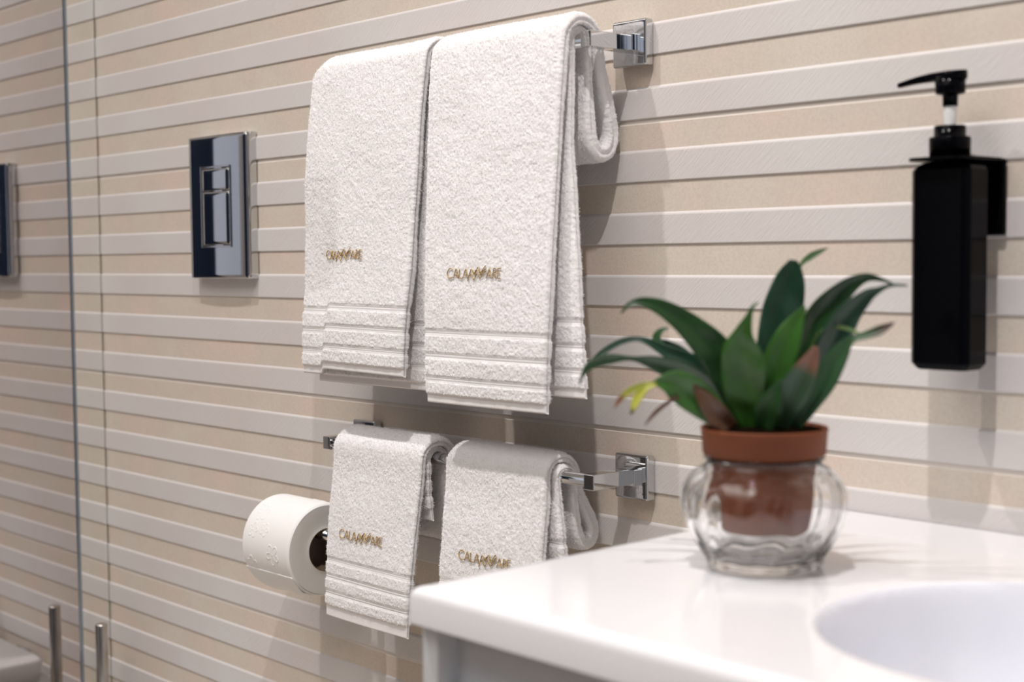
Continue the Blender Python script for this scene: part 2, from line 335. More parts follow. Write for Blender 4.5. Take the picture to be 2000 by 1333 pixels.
obj('large_button', plate(-1719.6, -1651.4, 22.8, 93.6, 17.0, 18.4, 0.5, 1.2, 10, 14), m_chrome, fp)

# ================================================================ towel rails
def towel_rail(label, xr, xl, zc, group):
    """xr/xl: X of the arm centre at the right/left end"""
    t = thing('towel_rail', label, 'towel rail', P((xr+xl)/2, 0, zc), group)
    for xa, s in ((xr, 1), (xl, -1)):
        xcen = xa + (4.5 if s > 0 else 0)
        box('wall_rosette', xcen-21.5, xcen+21.5, 0.1, 12, zc-22, zc+22, m_chrome, t, bev=2.4, seg=4)
        box('boss', xa-7*1 if s > 0 else xa-14.5, xa+14.5 if s > 0 else xa+7, 11, 18, zc-8, zc+8, m_chrome, t, bev=0.7)
        box('arm', xa-6.7, xa+6.7, 17, 66, zc-7.6, zc+7.6, m_chrome, t, bev=0.9)
    pts = [P(xl+4, 57, zc), P(xr-4, 57, zc)]
    obj('rail_tube', tube([pts[0], pts[0].lerp(pts[1], .5), pts[1]], 0.0061, 32), m_chrome, t)
    return t
towel_rail('chrome towel rail holding the two long towels, top of the two rails', -944.6, -1366, 204.3, 'chrome towel rails')
towel_rail('chrome towel rail under the long towels, holding the two short towels', -944.6, -1371.5, -212.5, 'chrome towel rails')

# ================================================================ towels
rng = np.random.default_rng(7)
def vnoise(a, b, step, rg):
    """smooth value noise on arrays a, b (mm)"""
    A = a/step + 40.0; B = b/step + 40.0
    ia = np.floor(A).astype(int); ib = np.floor(B).astype(int); fa = A-ia; fb = B-ib
    T = rg.random((int(ia.max())+3, int(ib.max())+3))*2-1
    fa = fa*fa*(3-2*fa); fb = fb*fb*(3-2*fb)
    return (T[ia, ib]*(1-fa)*(1-fb)+T[ia+1, ib]*fa*(1-fb)+T[ia, ib+1]*(1-fa)*fb+T[ia+1, ib+1]*fa*fb)
def make_mesh(name, V, Fq, Ft=None, mi_q=None, mi_t=None):
    me = bpy.data.meshes.new(name); nq = len(Fq); nt = 0 if Ft is None else len(Ft)
    me.vertices.add(len(V)); me.vertices.foreach_set('co', np.asarray(V, np.float32).ravel())
    loops = np.asarray(Fq, np.int32).ravel() if nt == 0 else np.concatenate([np.asarray(Fq, np.int32).ravel(), np.asarray(Ft, np.int32).ravel()])
    me.loops.add(len(loops)); me.loops.foreach_set('vertex_index', loops)
    starts = np.concatenate([np.arange(nq)*4, nq*4+np.arange(nt)*3]).astype(np.int32)
    me.polygons.add(nq+nt); me.polygons.foreach_set('loop_start', starts)
    mi = np.zeros(nq+nt, np.int32)
    if mi_q is not None: mi[:nq] = mi_q
    if mi_t is not None: mi[nq:] = mi_t
    me.polygons.foreach_set('material_index', mi); me.update(calc_edges=True); return me

def towel(label, group, path, t_path, xl, xr, bands, hem_w, defo, logo, seed, step=0.85, tufts=150000, base_pt=None, droop=None):
    """path: list of (y, z) centre line from the outer hem up over the rail, down behind it, round the fold,
    back over the rail and down to the inner hem.  t_path / xl / xr: (s fraction, value) pairs."""
    rg = np.random.default_rng(seed)
    c, s = smooth_path(path, step); n = len(c); L = s[-1]; u = s/L
    T = np.interp(u, [a for a, _ in t_path], [b for _, b in t_path])
    XL = np.interp(u, [a for a, _ in xl], [b for _, b in xl]); XR_ = np.interp(u, [a for a, _ in xr], [b for _, b in xr])
    tan = np.gradient(c, axis=0); tan /= np.linalg.norm(tan, axis=1)[:, None]
    nor = np.stack([tan[:, 1], -tan[:, 0]], 1)          # points outward (towards the room on the outer flap)
    # hem ends: thin woven
    dist_end = np.minimum(s, L-s)
    hem = 1/(1+np.exp(-(dist_end-hem_w)/0.35))
    mask = hem.copy(); rib = np.zeros(n)
    for bc in bands:
        d = np.abs(dist_end-bc); m_ = 1/(1+np.exp(-(d-3.2)/0.3)); mask *= m_
        rib += (1-m_)*0.5*np.cos(2*np.pi*(dist_end-bc)/2.2)
    endr = np.sqrt(np.clip(1-(1-np.clip(dist_end/1.6, 0, 1))**2, 0.02, 1))
    th = T*(0.72+0.28*hem)*endr
    # cross-section loop, in units: top side, right edge, bottom side, left edge
    W0 = float(np.mean(XR_-XL)); nw = int(W0/step); ne = 12
    a = np.linspace(0, 1, nw)
    ang = np.linspace(math.pi/2, -math.pi/2, ne+2)[1:-1]
    # (v across 0..1, edge offset dx factor, normal offset factor)
    sec = [(v, 0, 1.0) for v in a] + [(1.0, math.cos(t)**0.75*1.0, math.sin(t)) for t in ang] + [(v, 0, -1.0) for v in a[::-1]] + [(0.0, -math.cos(t)**0.75, -math.sin(t)) for t in ang]
    sec = np.array(sec); m = len(sec)
    notch = 1 - 0.55*np.exp(-(sec[:, 2]/0.16)**2)*(np.abs(sec[:, 1]) > 0)   # seam between the two plies at the edges
    Rr = th*0.5
    v = sec[None, :, 0]; 
    X = XL[:, None]+Rr[:, None] + (XR_-XL-2*Rr)[:, None]*v + sec[None, :, 1]*notch[None, :]*Rr[:, None]
    off = sec[None, :, 2]*Rr[:, None]
    yc = c[:, 0][:, None] + off*nor[:, 0][:, None]; zc_ = c[:, 1][:, None] + off*nor[:, 1][:, None]
    S = np.broadcast_to(s[:, None], X.shape)
    side = np.where(sec[:, 2] >= 0, 0.0, 1500.0)[None, :]
    # gentle folds, puckers and terry nap
    n_big = vnoise(S, X+2200, 55, rg)*1.1; n_med = vnoise(S, X+2200+side, 8, rg)*0.30
    n_sm = vnoise(S, X+2200+side, 2.0, rg)*0.36; n_f = (rg.random(X.shape)-0.5)*0.5
    mk = mask[:, None]
    amp = n_big + mk*(n_med + n_sm + n_f*0.75) + rib[:, None] + (mk-1)*0.95
    # frayed boundary where the pile stops
    # normal of the section in 3D: along X for edges, along nor for the faces
    ex = sec[None, :, 1]; ez = sec[None, :, 2]; nn = np.sqrt(ex**2+ez**2); ex = ex/nn; ez = ez/nn
    amp = amp*np.clip(endr[:, None], 0.3, 1)
    X2 = X + ex*amp; Y2 = yc + ez*amp*nor[:, 0][:, None]; Z2 = zc_ + ez*amp*nor[:, 1][:, None]
    X2, Y2, Z2 = defo(u[:, None]+0*X2, X2, Y2, Z2)
    V = np.stack([X2/1000, -Y2/1000, Z2/1000+H], -1).reshape(-1, 3)
    idx = np.arange(n*m).reshape(n, m); i0 = idx[:-1]; i1 = idx[1:]
    Fq = np.stack([i0, np.roll(i0, -1, 1), np.roll(i1, -1, 1), i1], -1).reshape(-1, 4)
    matq = np.repeat((mask[:-1] < 0.5).astype(np.int32), m)
    # end caps as strips joining top and bottom sides
    caps = []
    for row, fl in ((idx[0], False), (idx[-1], True)):
        for j in range(nw-1):
            q = [row[j], row[j+1], row[nw+ne+nw-2-j], row[nw+ne+nw-1-j]]
            caps.append(q[::-1] if not fl else q)
    Fq = np.vstack([Fq[:, ::-1], np.array(caps)]); matq = np.r_[matq, np.ones(len(caps), np.int32)]
    # tufts: little loops of pile that give the nap and the fuzzy outline
    G3 = V.reshape(n, m, 3)
    ii = rg.integers(1, n-2, tufts*2); jj = rg.integers(0, m-1, tufts*2)
    keep = mask[ii] > 0.75; ii = ii[keep][:tufts]; jj = jj[keep][:tufts]; jn = (jj+1) % m
    p0 = G3[ii, jj]; e1 = G3[ii+1, jj]-p0; e2 = G3[ii, jn]-p0; nrm = np.cross(e2, e1)
    # outward direction: use the analytic normal for its sign
    an = np.stack([np.broadcast_to(ex, X.shape)[ii, jj], -(ez*nor[:, 0][:, None])[ii, jj], (ez*nor[:, 1][:, None])[ii, jj]], 1)
    q = len(ii); d = an + rg.normal(0, 0.55, (q, 3)); d[:, 2] -= 0.25; d /= np.linalg.norm(d, axis=1)[:, None]
    sidev = np.cross(d, rg.normal(0, 1, (q, 3))); sidev /= np.linalg.norm(sidev, axis=1)[:, None]+1e-9
    ln = (0.9+1.0*rg.random(q))[:, None]/1000; wd = 0.00013
    ctr = p0 + (e1+e2)*0.5
    tv = np.stack([ctr-sidev*wd, ctr+sidev*wd, ctr+d*ln+sidev*wd*0.7, ctr+d*ln-sidev*wd*0.7], 1).reshape(-1, 3)
    b0 = len(V); tf = (b0+np.arange(q*4)).reshape(-1, 4)
    me = make_mesh('terry_cloth', np.vstack([V, tv]), np.vstack([Fq, tf]), None, np.r_[matq, np.zeros(q, np.int32)])
    root = thing('towel', label, 'towel', P(*base_pt), group)
    obj('terry_cloth', me, [m_terry, m_woven], root)
    # embroidery on the outer flap
    lx, lz, lw, lh = logo
    ny = n//3; front = G3[:ny, :nw]     # room side of the outer flap
    fz = np.array([float(np.mean(front[i, :, 2])) for i in range(ny)])
    def surf(x, z):
        zz = z/1000+H
        i = int(np.argmin(np.abs(fz-zz))); i = min(max(i, 4), ny-5)
        blk = front[i-3:i+4]; row = blk[3]; j = int(np.argmin(np.abs(row[:, 0]-x/1000)))
        return np.mean(blk[:, max(j-2, 0):j+3, 1])
    bm = bmesh.new()
    for st, wgt in LOGO:
        pp, _ = smooth_path(st, 0.02) if len(st) > 2 and wgt > 1.05 else (np.array([np.array(st[k]) + (np.array(st[k+1])-np.array(st[k]))*f for k in range(len(st)-1) for f in np.linspace(0, 1, 8, endpoint=(k == len(st)-2))]), 0)
        pts = []
        for (gx, gz) in pp:
            x = lx + gx*lw; z = lz + gz*lh
            y_ = surf(x, z); pts.append(Vector((x/1000, y_-0.0014, z/1000+H)))
        tube(pts, 0.00052, 6, True, bm)
    obj('embroidery', bm, m_gold, root, label='gold embroidered lettering')
    return root

# stroke lettering, x 0..1 along the word, z 0..1 cap height; weight >1.05 means curved
def letter_A(x0, w_): return [([(x0, 0), (x0+w_/2, 1)], 1), ([(x0+w_/2, 1), (x0+w_, 0)], 1), ([(x0+w_*.2, .32), (x0+w_*.8, .32)], 1)]
LOGO = [([(.105, .86), (.075, .99), (.04, .95), (.012, .72), (.003, .48), (.015, .22), (.045, .04), (.08, .0), (.11, .12)], 1.1)]
LOGO += letter_A(.125, .095)
LOGO += [([(.24, 1), (.24, 0), (.305, 0)], 1)]
LOGO += letter_A(.31, .095)
LOGO += [([(.41, -.32), (.43, .2), (.455, .80), (.475, .92), (.50, .62), (.525, .42), (.55, .62), (.585, 1.08), (.605, 1.0), (.635, .62), (.66, .66), (.69, .95), (.73, 1.28)], 1.1),
         ([(.45, .22), (.475, .44), (.50, .12), (.525, -.14), (.55, .1), (.582, .50), (.605, .3), (.635, .0), (.66, .12), (.70, .5), (.745, .78)], 1.1), ([(.60, .85), (.63, .45), (.665, .5), (.70, .80), (.735, 1.0)], 1.1), ([(.50, .80), (.525, .55), (.55, .85)], 1.1)]
LOGO += letter_A(.75, .095)
LOGO += [([(.87, 0), (.87, 1)], 1), ([(.87, 1), (.905, .97), (.918, .78), (.905, .58), (.87, .52)], 1.1), ([(.885, .52), (.925, 0)], 1)]
LOGO += [([(1.0, 1), (.945, 1), (.945, 0), (1.0, 0)], 1), ([(.945, .52), (.99, .52)], 1)]

def arc(cy0, cz0, r, a0, a1, n=7):
    return [(cy0+r*math.cos(math.radians(a)), cz0+r*math.sin(math.radians(a))) for a in np.linspace(a0, a1, n)]
ZT, ZS = 204.3, -212.5
def fr_at(path, zt, part):   # helper: arc-length fraction where the path first reaches a point index
    c, s = smooth_path(path[:part+1], 1.0); c2, s2 = smooth_path(path, 1.0); return s[-1]/s2[-1]

# long towels -----------------------------------------------------------
def long_path(zo, zi, y_out):
    return ([(y_out-1, zo), (y_out-2, zo+60), (y_out-8, 0), (88, 120), (83, 175)] + arc(57, ZT, 22.5, 15, 165, 7) +
            [(29, 178), (16, 135), (13, 117), (19, 103), (32, 101), (41, 114), (43, 150), (44, 182)] + arc(57, ZT, 11.3, 190, -5, 8)[1:] +
            [(67.5, 180), (66, 100), (61, 0), (56, zi)])
LG = 'long towels on the upper rail'
pr_ = long_path(-145.5, -131, 106)[:-3] + [(73, 100), (80, 0), (83, -131)]
ftop = fr_at(pr_, 0, 8); fback = fr_at(pr_, 0, 14); fin = fr_at(pr_, 0, 22)
def defo_tr(u, X, Y, Z):
    outer = np.clip((ftop-u)/ftop, 0, 1)
    # front flap hem a little lower at the right, whole flap bellies gently
    Y = Y + outer*1.8*np.sin((X+1150)/200*math.pi)
    # rounded shoulders where the cloth turns over the rail
    e = np.clip((14-np.minimum(X+1156, -952-X))/14, 0, 1)**2
    Z = Z - 5*e*np.exp(-((Z-225)/16)**2)
    return X, Y, Z
towel('long white towel at the right end of the upper rail, overlapping its neighbour', LG, pr_,
      [(0, 12), (ftop, 11), (ftop+.07, 14), (fback, 17), (fback+.06, 15), (fin-.05, 9), (1, 9)],
      [(0, -1134), (ftop*.6, -1146), (ftop, -1151), (fback, -1150), (fin, -1150), (1, -1146)],
      [(0, -957), (ftop*.6, -955), (ftop, -955.5), (fback-.03, -955.5), (fback+.02, -957), (fin-.03, -960), (fr_at(pr_, 0, len(pr_)-4), -960), (fr_at(pr_, 0, len(pr_)-3), -955), (fr_at(pr_, 0, len(pr_)-2), -940), (1, -928)],
      [72, 48.5, 25], 9.5, defo_tr, (-1099.5, -18.6, 80, 9.6), 11, base_pt=(-1050, 60, ZT))
pl_ = long_path(-121, -138, 104)[:-3] + [(73, 100), (79, 0), (80, -138)]
ftop2 = fr_at(pl_, 0, 8); fback2 = fr_at(pl_, 0, 14); fin2 = fr_at(pl_, 0, 22)
def defo_tl(u, X, Y, Z):
    outer = np.clip((ftop2-u)/ftop2, 0, 1); low = np.clip((60-Z)/180, 0, 1)*(outer > 0.02)
    xc = -1291 - 23*np.clip((5-Z)/125, 0, 1)
    t = np.clip((xc-X)/32, 0, 1); t = t*t*(3-2*t)
    Y = Y - t*(14*np.clip((95-Z)/125, 0, 1))*(outer > 0.02)
    Z = Z - t*8*low
    # the front flap swings off the right
    Z = Z - low*2.0*np.clip((X+1310)/140, 0, 1)
    e = np.clip((26-(X+1366))/26, 0, 1)**2
    Z = Z - 13*e*np.exp(-((Z-226)/20)**2)
    return X, Y, Z
towel('long white towel at the left end of the upper rail, its left side creased', LG, pl_,
      [(0, 12), (ftop2, 11), (ftop2+.07, 14), (fback2, 17), (fback2+.06, 15), (fin2-.05, 9), (1, 9)],
      [(0, -1381), (ftop2*.4, -1372), (ftop2*.8, -1363), (ftop2, -1363), (fback2, -1362), (1, -1362)],
      [(0, -1174), (ftop2*.5, -1163), (ftop2*.9, -1159), (ftop2, -1160), (fback2, -1161), (fin2, -1163), (1, -1160)],
      [70, 48, 26], 9, defo_tl, (-1327.5, 1.5, 80, 9.6), 23, base_pt=(-1265, 60, ZT))

# short towels ----------------------------------------------------------
def short_path(zo, zi, zf):
    return ([(90, zo), (89, zo+50), (83, zo+120), (78, -238)] + arc(57, ZS, 19.8, 0, 170, 8) +
            [(33, -232), (19, zf+18), (16.5, zf+6), (22, zf-3), (33, zf-3), (40, zf+8), (43, -250), (45, -228)] + arc(57, ZS, 10.6, 190, -5, 8)[1:] +
            [(67.5, -232), (67, -252), (64, zi)])
SG = 'short towels on the lower rail'
p3 = short_path(-405.5, -280, -297)
f3 = fr_at(p3, 0, 8); b3 = fr_at(p3, 0, 14); i3 = fr_at(p3, 0, 22)
def defo_sl(u, X, Y, Z):
    outer = np.clip((f3-u)/f3, 0, 1)
    Y = Y + outer*2.0*np.sin((X+1340)/60)
    e = np.clip((16-np.minimum(X+1338, -1172-X))/16, 0, 1)**2
    Z = Z - 5*e*np.exp(-((Z+192)/12)**2)
    return X, Y, Z
towel('short white towel on the lower rail, beside the paper roll', SG, p3,
      [(0, 10), (f3, 9.5), (b3-.03, 13), (b3+.03, 12), (i3-.04, 8.5), (1, 8)],
      [(0, -1341), (f3*.5, -1338), (f3, -1337), (b3, -1334), (i3, -1334), (1, -1334)],
      [(0, -1190), (f3*.5, -1182), (f3, -1175), (b3, -1176), (i3, -1178), (1, -1178)],
      [66, 47, 29], 14, defo_sl, (-1311, -311.5, 78, 9.6), 31, tufts=95000, base_pt=(-1255, 60, ZS))
p4 = short_path(-398, -341, -277)
f4 = fr_at(p4, 0, 8); b4 = fr_at(p4, 0, 14); i4 = fr_at(p4, 0, 22)
def defo_sr(u, X, Y, Z):
    e = np.clip((16-np.minimum(X+1139, -984-X))/16, 0, 1)**2
    Z = Z - 5*e*np.exp(-((Z+192)/12)**2)
    return X, Y, Z
towel('short white towel on the lower rail, partly behind the washbasin counter', SG, p4,
      [(0, 10), (f4, 9.5), (b4-.03, 16), (b4+.03, 14), (i4-.04, 8.5), (1, 8)],
      [(0, -1141), (f4*.5, -1139), (f4, -1138), (b4, -1136), (i4, -1136), (1, -1136)],
      [(0, -985), (f4*.5, -987), (f4, -988), (b4-.02, -984), (b4+.05, -982), (i4, -983), (1, -971)],
      [66, 47, 29], 14, defo_sr, (-1105, -305.5, 78, 9.6), 47, tufts=95000, base_pt=(-1060, 60, ZS))

# ================================================================ toilet roll and holder
hold = thing('toilet_roll_holder', 'chrome toilet roll holder behind the left short towel', 'toilet roll holder', P(-1360, 0, -322))
box('wall_rosette', -1383, -1340, 0.1, 12, -344, -301, m_chrome, hold, bev=2.2, seg=4)
box('arm', -1368, -1355, 12, 70, -330, -316.5, m_chrome, hold, bev=1)
RZ = -340.0
obj('spindle', tube([P(-1474, 62, RZ+17.5), P(-1420, 62, RZ+17.5), P(-1355, 62, RZ+17.5)], 0.0066, 20), m_chrome, hold)
roll = thing('toilet_roll', 'white toilet paper roll with embossed flowers beside the short towel', 'toilet paper', P(-1430, 62, RZ-55))
def roll_body():
    bm = bmesh.new(); n = 480; nx = 150; g = []
    frs = random.Random(5)
    flowers = [(-1440+frs.uniform(-32, 32), math.radians(a), frs.uniform(8, 11), frs.uniform(0, 6)) for a in range(-80, 125, 21)]
    flowers = [f for f in flowers if not (-1450 < f[0] < -1400 and -0.5 < f[1] < 0.4)] + [(-1413, math.radians(-4), 12.5, 0.4), (-1460, math.radians(-22), 10, 2.2), (-1458, math.radians(22), 9, 1.1)]
    for i in range(nx+1):
        x = -1480 + 100*i/nx; ring = []
        for k in range(n):
            a = 2*math.pi*k/n; R = 55.0 - 0.5*math.cos(3*a)
            # slight sag below and a soft torn corner
            d = 0
            for (fx, fa, fr_, ph) in flowers:
                da = (a-fa+math.pi) % (2*math.pi)-math.pi; dx_ = x-fx; dy_ = da*R; q = math.hypot(dx_, dy_)
                if q < fr_*1.15:
                    th_ = math.atan2(dy_, dx_)+ph; edge = fr_*abs(math.cos(2.5*th_))**0.55
                    d += 0.85*math.exp(-((q-edge)/0.8)**2)*(q > 2.2)
                    d += 0.6*math.exp(-(q/1.2)**2)
            e = min(i, nx-i); rr = R - (2.6, 1.9, 1.3, 0.8, 0.4, 0.15)[e] + d*0.8 if e < 6 else R + d*0.8
            ring.append(bm.verts.new(P(x, 62+rr*math.cos(a), RZ+rr*math.sin(a))))
        g.append(ring)
    for A, B in zip(g, g[1:]):
        for k in range(n): bm.faces.new((A[k], A[(k+1) % n], B[(k+1) % n], B[k]))
    bmesh.ops.recalc_face_normals(bm, faces=bm.faces); return bm
obj('paper_sheet', roll_body(), m_paper, roll)
n = 200
for x in (-1479.9, -1380.1):
    rings = []; bm = bmesh.new()
    for R in (52.5, 50, 44, 38, 32, 28, 26.2, 25.4):
        rings.append([P(x + (0.5*math.sin(R*1.3) if R < 50 else 0)*(1 if x > -1400 else -1), 62+R*math.cos(2*math.pi*k/n), RZ+R*math.sin(2*math.pi*k/n)) for k in range(n)])
    loft(rings, True, bm=bm)
    obj('rolled_edge', bm, m_paper_side, roll, label='cream rolled side of the paper')
bm = bmesh.new()
loft([[P(x, 62+R*math.cos(2*math.pi*k/96), RZ+R*math.sin(2*math.pi*k/96)) for k in range(96)] for (x, R) in ((-1479, 25.4), (-1380, 25.4), (-1379.4, 24.9), (-1380, 24.3), (-1479, 24.3), (-1479, 25.4))], True, bm=bm)
obj('cardboard_core', bm, m_core, roll, label='brown cardboard core')
# loose last sheet under the roll
bm = bmesh.new(); g = []
for i in range(41):
    t = i/40; x = -1478 + 97*t; row = []
    for j in range(14):
        s_ = j/13; a = math.radians(-28-40*s_); R = 55.6+3.2*s_**2
        row.append(bm.verts.new(P(x+3*math.sin(6*t)*s_, 62+R*math.cos(a), RZ+R*math.sin(a)-1.2*s_*math.sin(9*t))))
    g.append(row)
for A, B in zip(g, g[1:]):
    for j in range(13): bm.faces.new((A[j], A[j+1], B[j+1], B[j]))
o = obj('loose_sheet', bm, m_paper, roll); md = o.modifiers.new('solid', 'SOLIDIFY'); md.thickness = 0.0004

# ================================================================ toilet brush and toilet
tb = thing('toilet_brush', 'steel toilet brush handle standing beside the mirror at lower left', 'toilet brush', P(-1976, 54, ZF))
bm = lathe(-1976, 54, [(0.01, -538.8), (6.5, -538.8), (8.4, -539.6), (9.0, -541.5), (9.0, -760)], 40)
obj('handle', bm, m_brush, tb)
bm = lathe(-1976, 54, [(9, -760), (30, -764), (42, -768), (42, -772), (9.2, -772)], 48); obj('lid', bm, m_brush, tb)
bm = lathe(-1976, 54, [(38, -772), (45, -775), (46, ZF+6), (44, ZF), (0.01, ZF)], 48); obj('holder_cup', bm, m_brush, tb)
wc = thing('toilet', 'white wall-hung toilet seen only as a reflection at lower left', 'toilet', P(-1684, 0, -960))
def egg(z, sx, ys, ye, n=56):
    ring = []
    for k in range(n):
        a = 2*math.pi*k/n; cx_, sx_ = math.cos(a), math.sin(a)
        if sx_ < 0:  # wall side: squarish
            ring.append(P(-1684+sx*math.copysign(abs(cx_)**0.12, cx_), ys+110*(1-abs(sx_)**0.12), z))
        else: ring.append(P(-1684+sx*math.copysign(abs(cx_)**0.75, cx_), ys+110+(ye-ys-110)*sx_**0.9, z))
    return ring
obj('bowl', loft([egg(-688, 180, 1, 520), egg(-740, 178, 1, 505), egg(-860, 150, 1, 400), egg(-950, 110, 1, 260)], True, True, True), m_ceram, wc)
obj('lid', loft([egg(-686, 184, 26, 530), egg(-655, 188, 22, 535), egg(-650, 182, 27, 525)], True, True, True), m_ceram, wc)
for sx_ in (-1, 1): obj('hinge', tube([P(-1684+sx_*75-18, 15, -664), P(-1684+sx_*75+18, 15, -664)], 0.009, 16), m_chrome, wc)

# ================================================================ washbasin counter and cabinet
CT = -216.7
cx0, cx1, cyf = -741.5, 259.0, 444.0
def counter():
    rx = [(0, -25), (0, -7.5), (0.6, -4.6), (2.2, -2.2), (4.6, -0.6), (7.5, 0)]
    colx = [(cx0+a, b) for a, b in rx] + [(x, 0) for x in np.arange(cx0+12, cx1-11, 3.0)] + [(cx1-a, b) for a, b in rx[::-1]]
    rowy = [(cyf-a, b) for a, b in rx] + [(y, 0) for y in np.arange(cyf-12, 3, -3.0)] + [(0.3, 0), (0.3, -25)]
    bx0, bx1, by0, by1, R, dep = -520, 38, 131, 387, 126, 105
    bm = bmesh.new(); g = []
    for x, dx_ in colx:
        col = []
        for y, dy_ in rowy:
            qx = abs(x-(bx0+bx1)/2)-((bx1-bx0)/2-R); qy = abs(y-(by0+by1)/2)-((by1-by0)/2-R)
            sd = -(math.hypot(max(qx, 0), max(qy, 0))+min(max(qx, qy), 0)-R)      # >0 inside
            t = min(max((sd-1)/60, 0), 1); z = -dep*(1-(1-t)**2.6) if t > 0 else 0
            if 0 < sd < 12: z = -dep*(1-(1-min(max((sd-1)/60, 0), 1))**2.6)*(sd/12)**0.45
            col.append(bm.verts.new(P(x, y, CT+min(dx_, dy_)+z)))
        g.append(col)
    for A, B in zip(g, g[1:]):
        for j in range(len(rowy)-1):
            f = bm.faces.new((A[j], A[j+1], B[j+1], B[j]))
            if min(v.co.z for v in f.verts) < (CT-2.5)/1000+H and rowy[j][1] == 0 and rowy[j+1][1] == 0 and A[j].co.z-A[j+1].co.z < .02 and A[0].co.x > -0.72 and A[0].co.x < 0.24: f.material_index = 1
    # underside ring
    lo = [g[0][0], g[0][-1], g[-1][-1], g[-1][0]]
    bmesh.ops.recalc_face_normals(bm, faces=bm.faces); return bm
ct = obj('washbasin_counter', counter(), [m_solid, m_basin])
tag(ct, 'glossy white counter with a sunken basin under the potted plant', 'washbasin')
dn = bmesh.new(); 
cb = thing('vanity_cabinet', 'grey-white cabinet under the glossy white washbasin counter', 'cabinet', P(-240, 220, -760))
box('side_panel', -741, -725.5, 2, 434, -760, -242.2, m_cab, cb, bev=0.8)
box('side_panel', 243, 258.5, 2, 434, -760, -242.2, m_cab, cb, bev=0.8)
box('front_rail', -725.5, 243, 401, 416, -287, -242.4, m_cab_in, cb)
box('drawer_front', -722, 240, 408, 428, -500, -289, m_cab_in, cb, bev=1.2)
box('drawer_front', -722, 240, 408, 428, -757, -506, m_cab_in, cb, bev=1.2)
box('grip_strip', -722, 240, 416.2, 431, -289, -285, m_cab, cb, bev=0.6, label='pale strip along the drawer top')
box('base_panel', -725.5, 243, 2, 407, -760, -744, m_cab, cb)

# ================================================================ soap dispenser and its wall holder
sh = thing('bottle_holder', 'black metal wall holder carrying the black soap bottle', 'bottle holder', P(-582, 0, 15))
box('wall_plate', -608, -556.5, 0.1, 5, 14.7, 73.5, m_blackm, sh, bev=2)
# shelf with a hole for the bottle neck
def shelf():
    n = 48; outer_t, outer_b, in_t, in_b = [], [], [], []
    pts = []
    for k in range(n):
        a = 2*math.pi*k/n; c_, s_ = math.cos(a), math.sin(a)
        q = max(abs(c_)/26.0, abs(s_)/24.0); x, y = c_/q, s_/q
        if y < 0: yy = 42+y*37/24
        else:
            yy = 42+y; x = x*(1-0.25*max(0, (y-8)/16)**2)
        pts.append((-582+x, yy)); 
    rin = [(-582+14*math.cos(2*math.pi*k/n), 41+14*math.sin(2*math.pi*k/n)) for k in range(n)]
    R = [[P(x, y, 73.6) for x, y in pts], [P(x, y, 71.2) for x, y in pts], [P(x, y, 71.2) for x, y in rin], [P(x, y, 73.6) for x, y in rin]]
    R.append(R[0]); return loft(R, True)
obj('neck_shelf', shelf(), m_blackm, sh, smooth=False)
sd_ = thing('soap_dispenser', 'square black pump bottle hanging in a holder on the striped wall', 'soap dispenser', P(-582, 42, -88))
def rr(z, hx, hy, ch, n=3):
    pts = [(hx-ch, hy), (hx, hy-ch), (hx, -hy+ch), (hx-ch, -hy), (-hx+ch, -hy), (-hx, -hy+ch), (-hx, hy-ch), (-hx+ch, hy)]
    return [P(-582+x, 41+y, z) for x, y in pts]
b = obj('bottle', loft([rr(-88, 20.5, 13, 4), rr(-87, 22, 14.5, 4.5), rr(-83, 25, 17, 5), rr(64, 25, 17, 5), rr(68, 23, 15.2, 5), rr(70.6, 16, 12, 4), rr(70.8, 12, 11.5, 4.4)], True, True, True), m_black, sd_, smooth=False)
bevel(b, 1.3, 3, 20)
def fl(r, z, a): return r*(1+0.018*math.cos(26*a))
obj('collar', lathe(-582, 41, [(12.5, 66), (12.5, 73.8), (15.2, 73.9), (15.2, 88.5), (14.6, 89.4), (11.9, 89.6), (11.9, 97.0), (11.2, 98), (5, 98.4), (0.01, 98.4)], 104, fn=lambda r, z, a: fl(r, z, a) if 74 < z < 89 else r), m_black, sd_)
obj('pump_stem', lathe(-582, 41, [(4.6, 98), (4.3, 100), (4.9, 106), (4.9, 113)], 32), m_stem, sd_, label='white pump stem')
hb = lathe(-582, 41, [(5.6, 112.5), (5.8, 121), (9, 121.6), (10.8, 122.2), (11.3, 124), (11.3, 135), (0.01, 135)], 48, cap0=False)
# actuator with curved spout
rings = []
for t in np.linspace(0, 1, 22):
    x = -569 - 57*t; zt = 139.2 - (0 if t < .45 else 5.0*((t-.45)/.55)**1.6); hh = 7.0 if t < .5 else 7.0-3.2*((t-.5)/.5)
    wv_ = 11.5*math.sqrt(max(0.02, 1-((t-.22)/.225)**2)) if t < .22 else 11.5-8.0*min(1, (t-.22)/.35)
    ring = []
    for k in range(20):
        a = 2*math.pi*k/20; c_, s_ = math.cos(a), math.sin(a)
        yy = wv_*math.copysign(abs(c_)**0.6, c_); zz = math.copysign(abs(s_)**0.55, s_)
        ring.append(P(x, 41+yy, zt-hh/2+zz*hh/2))
    rings.append(ring)
loft(rings, True, True, True, hb)
obj('pump_head', hb, m_black, sd_)

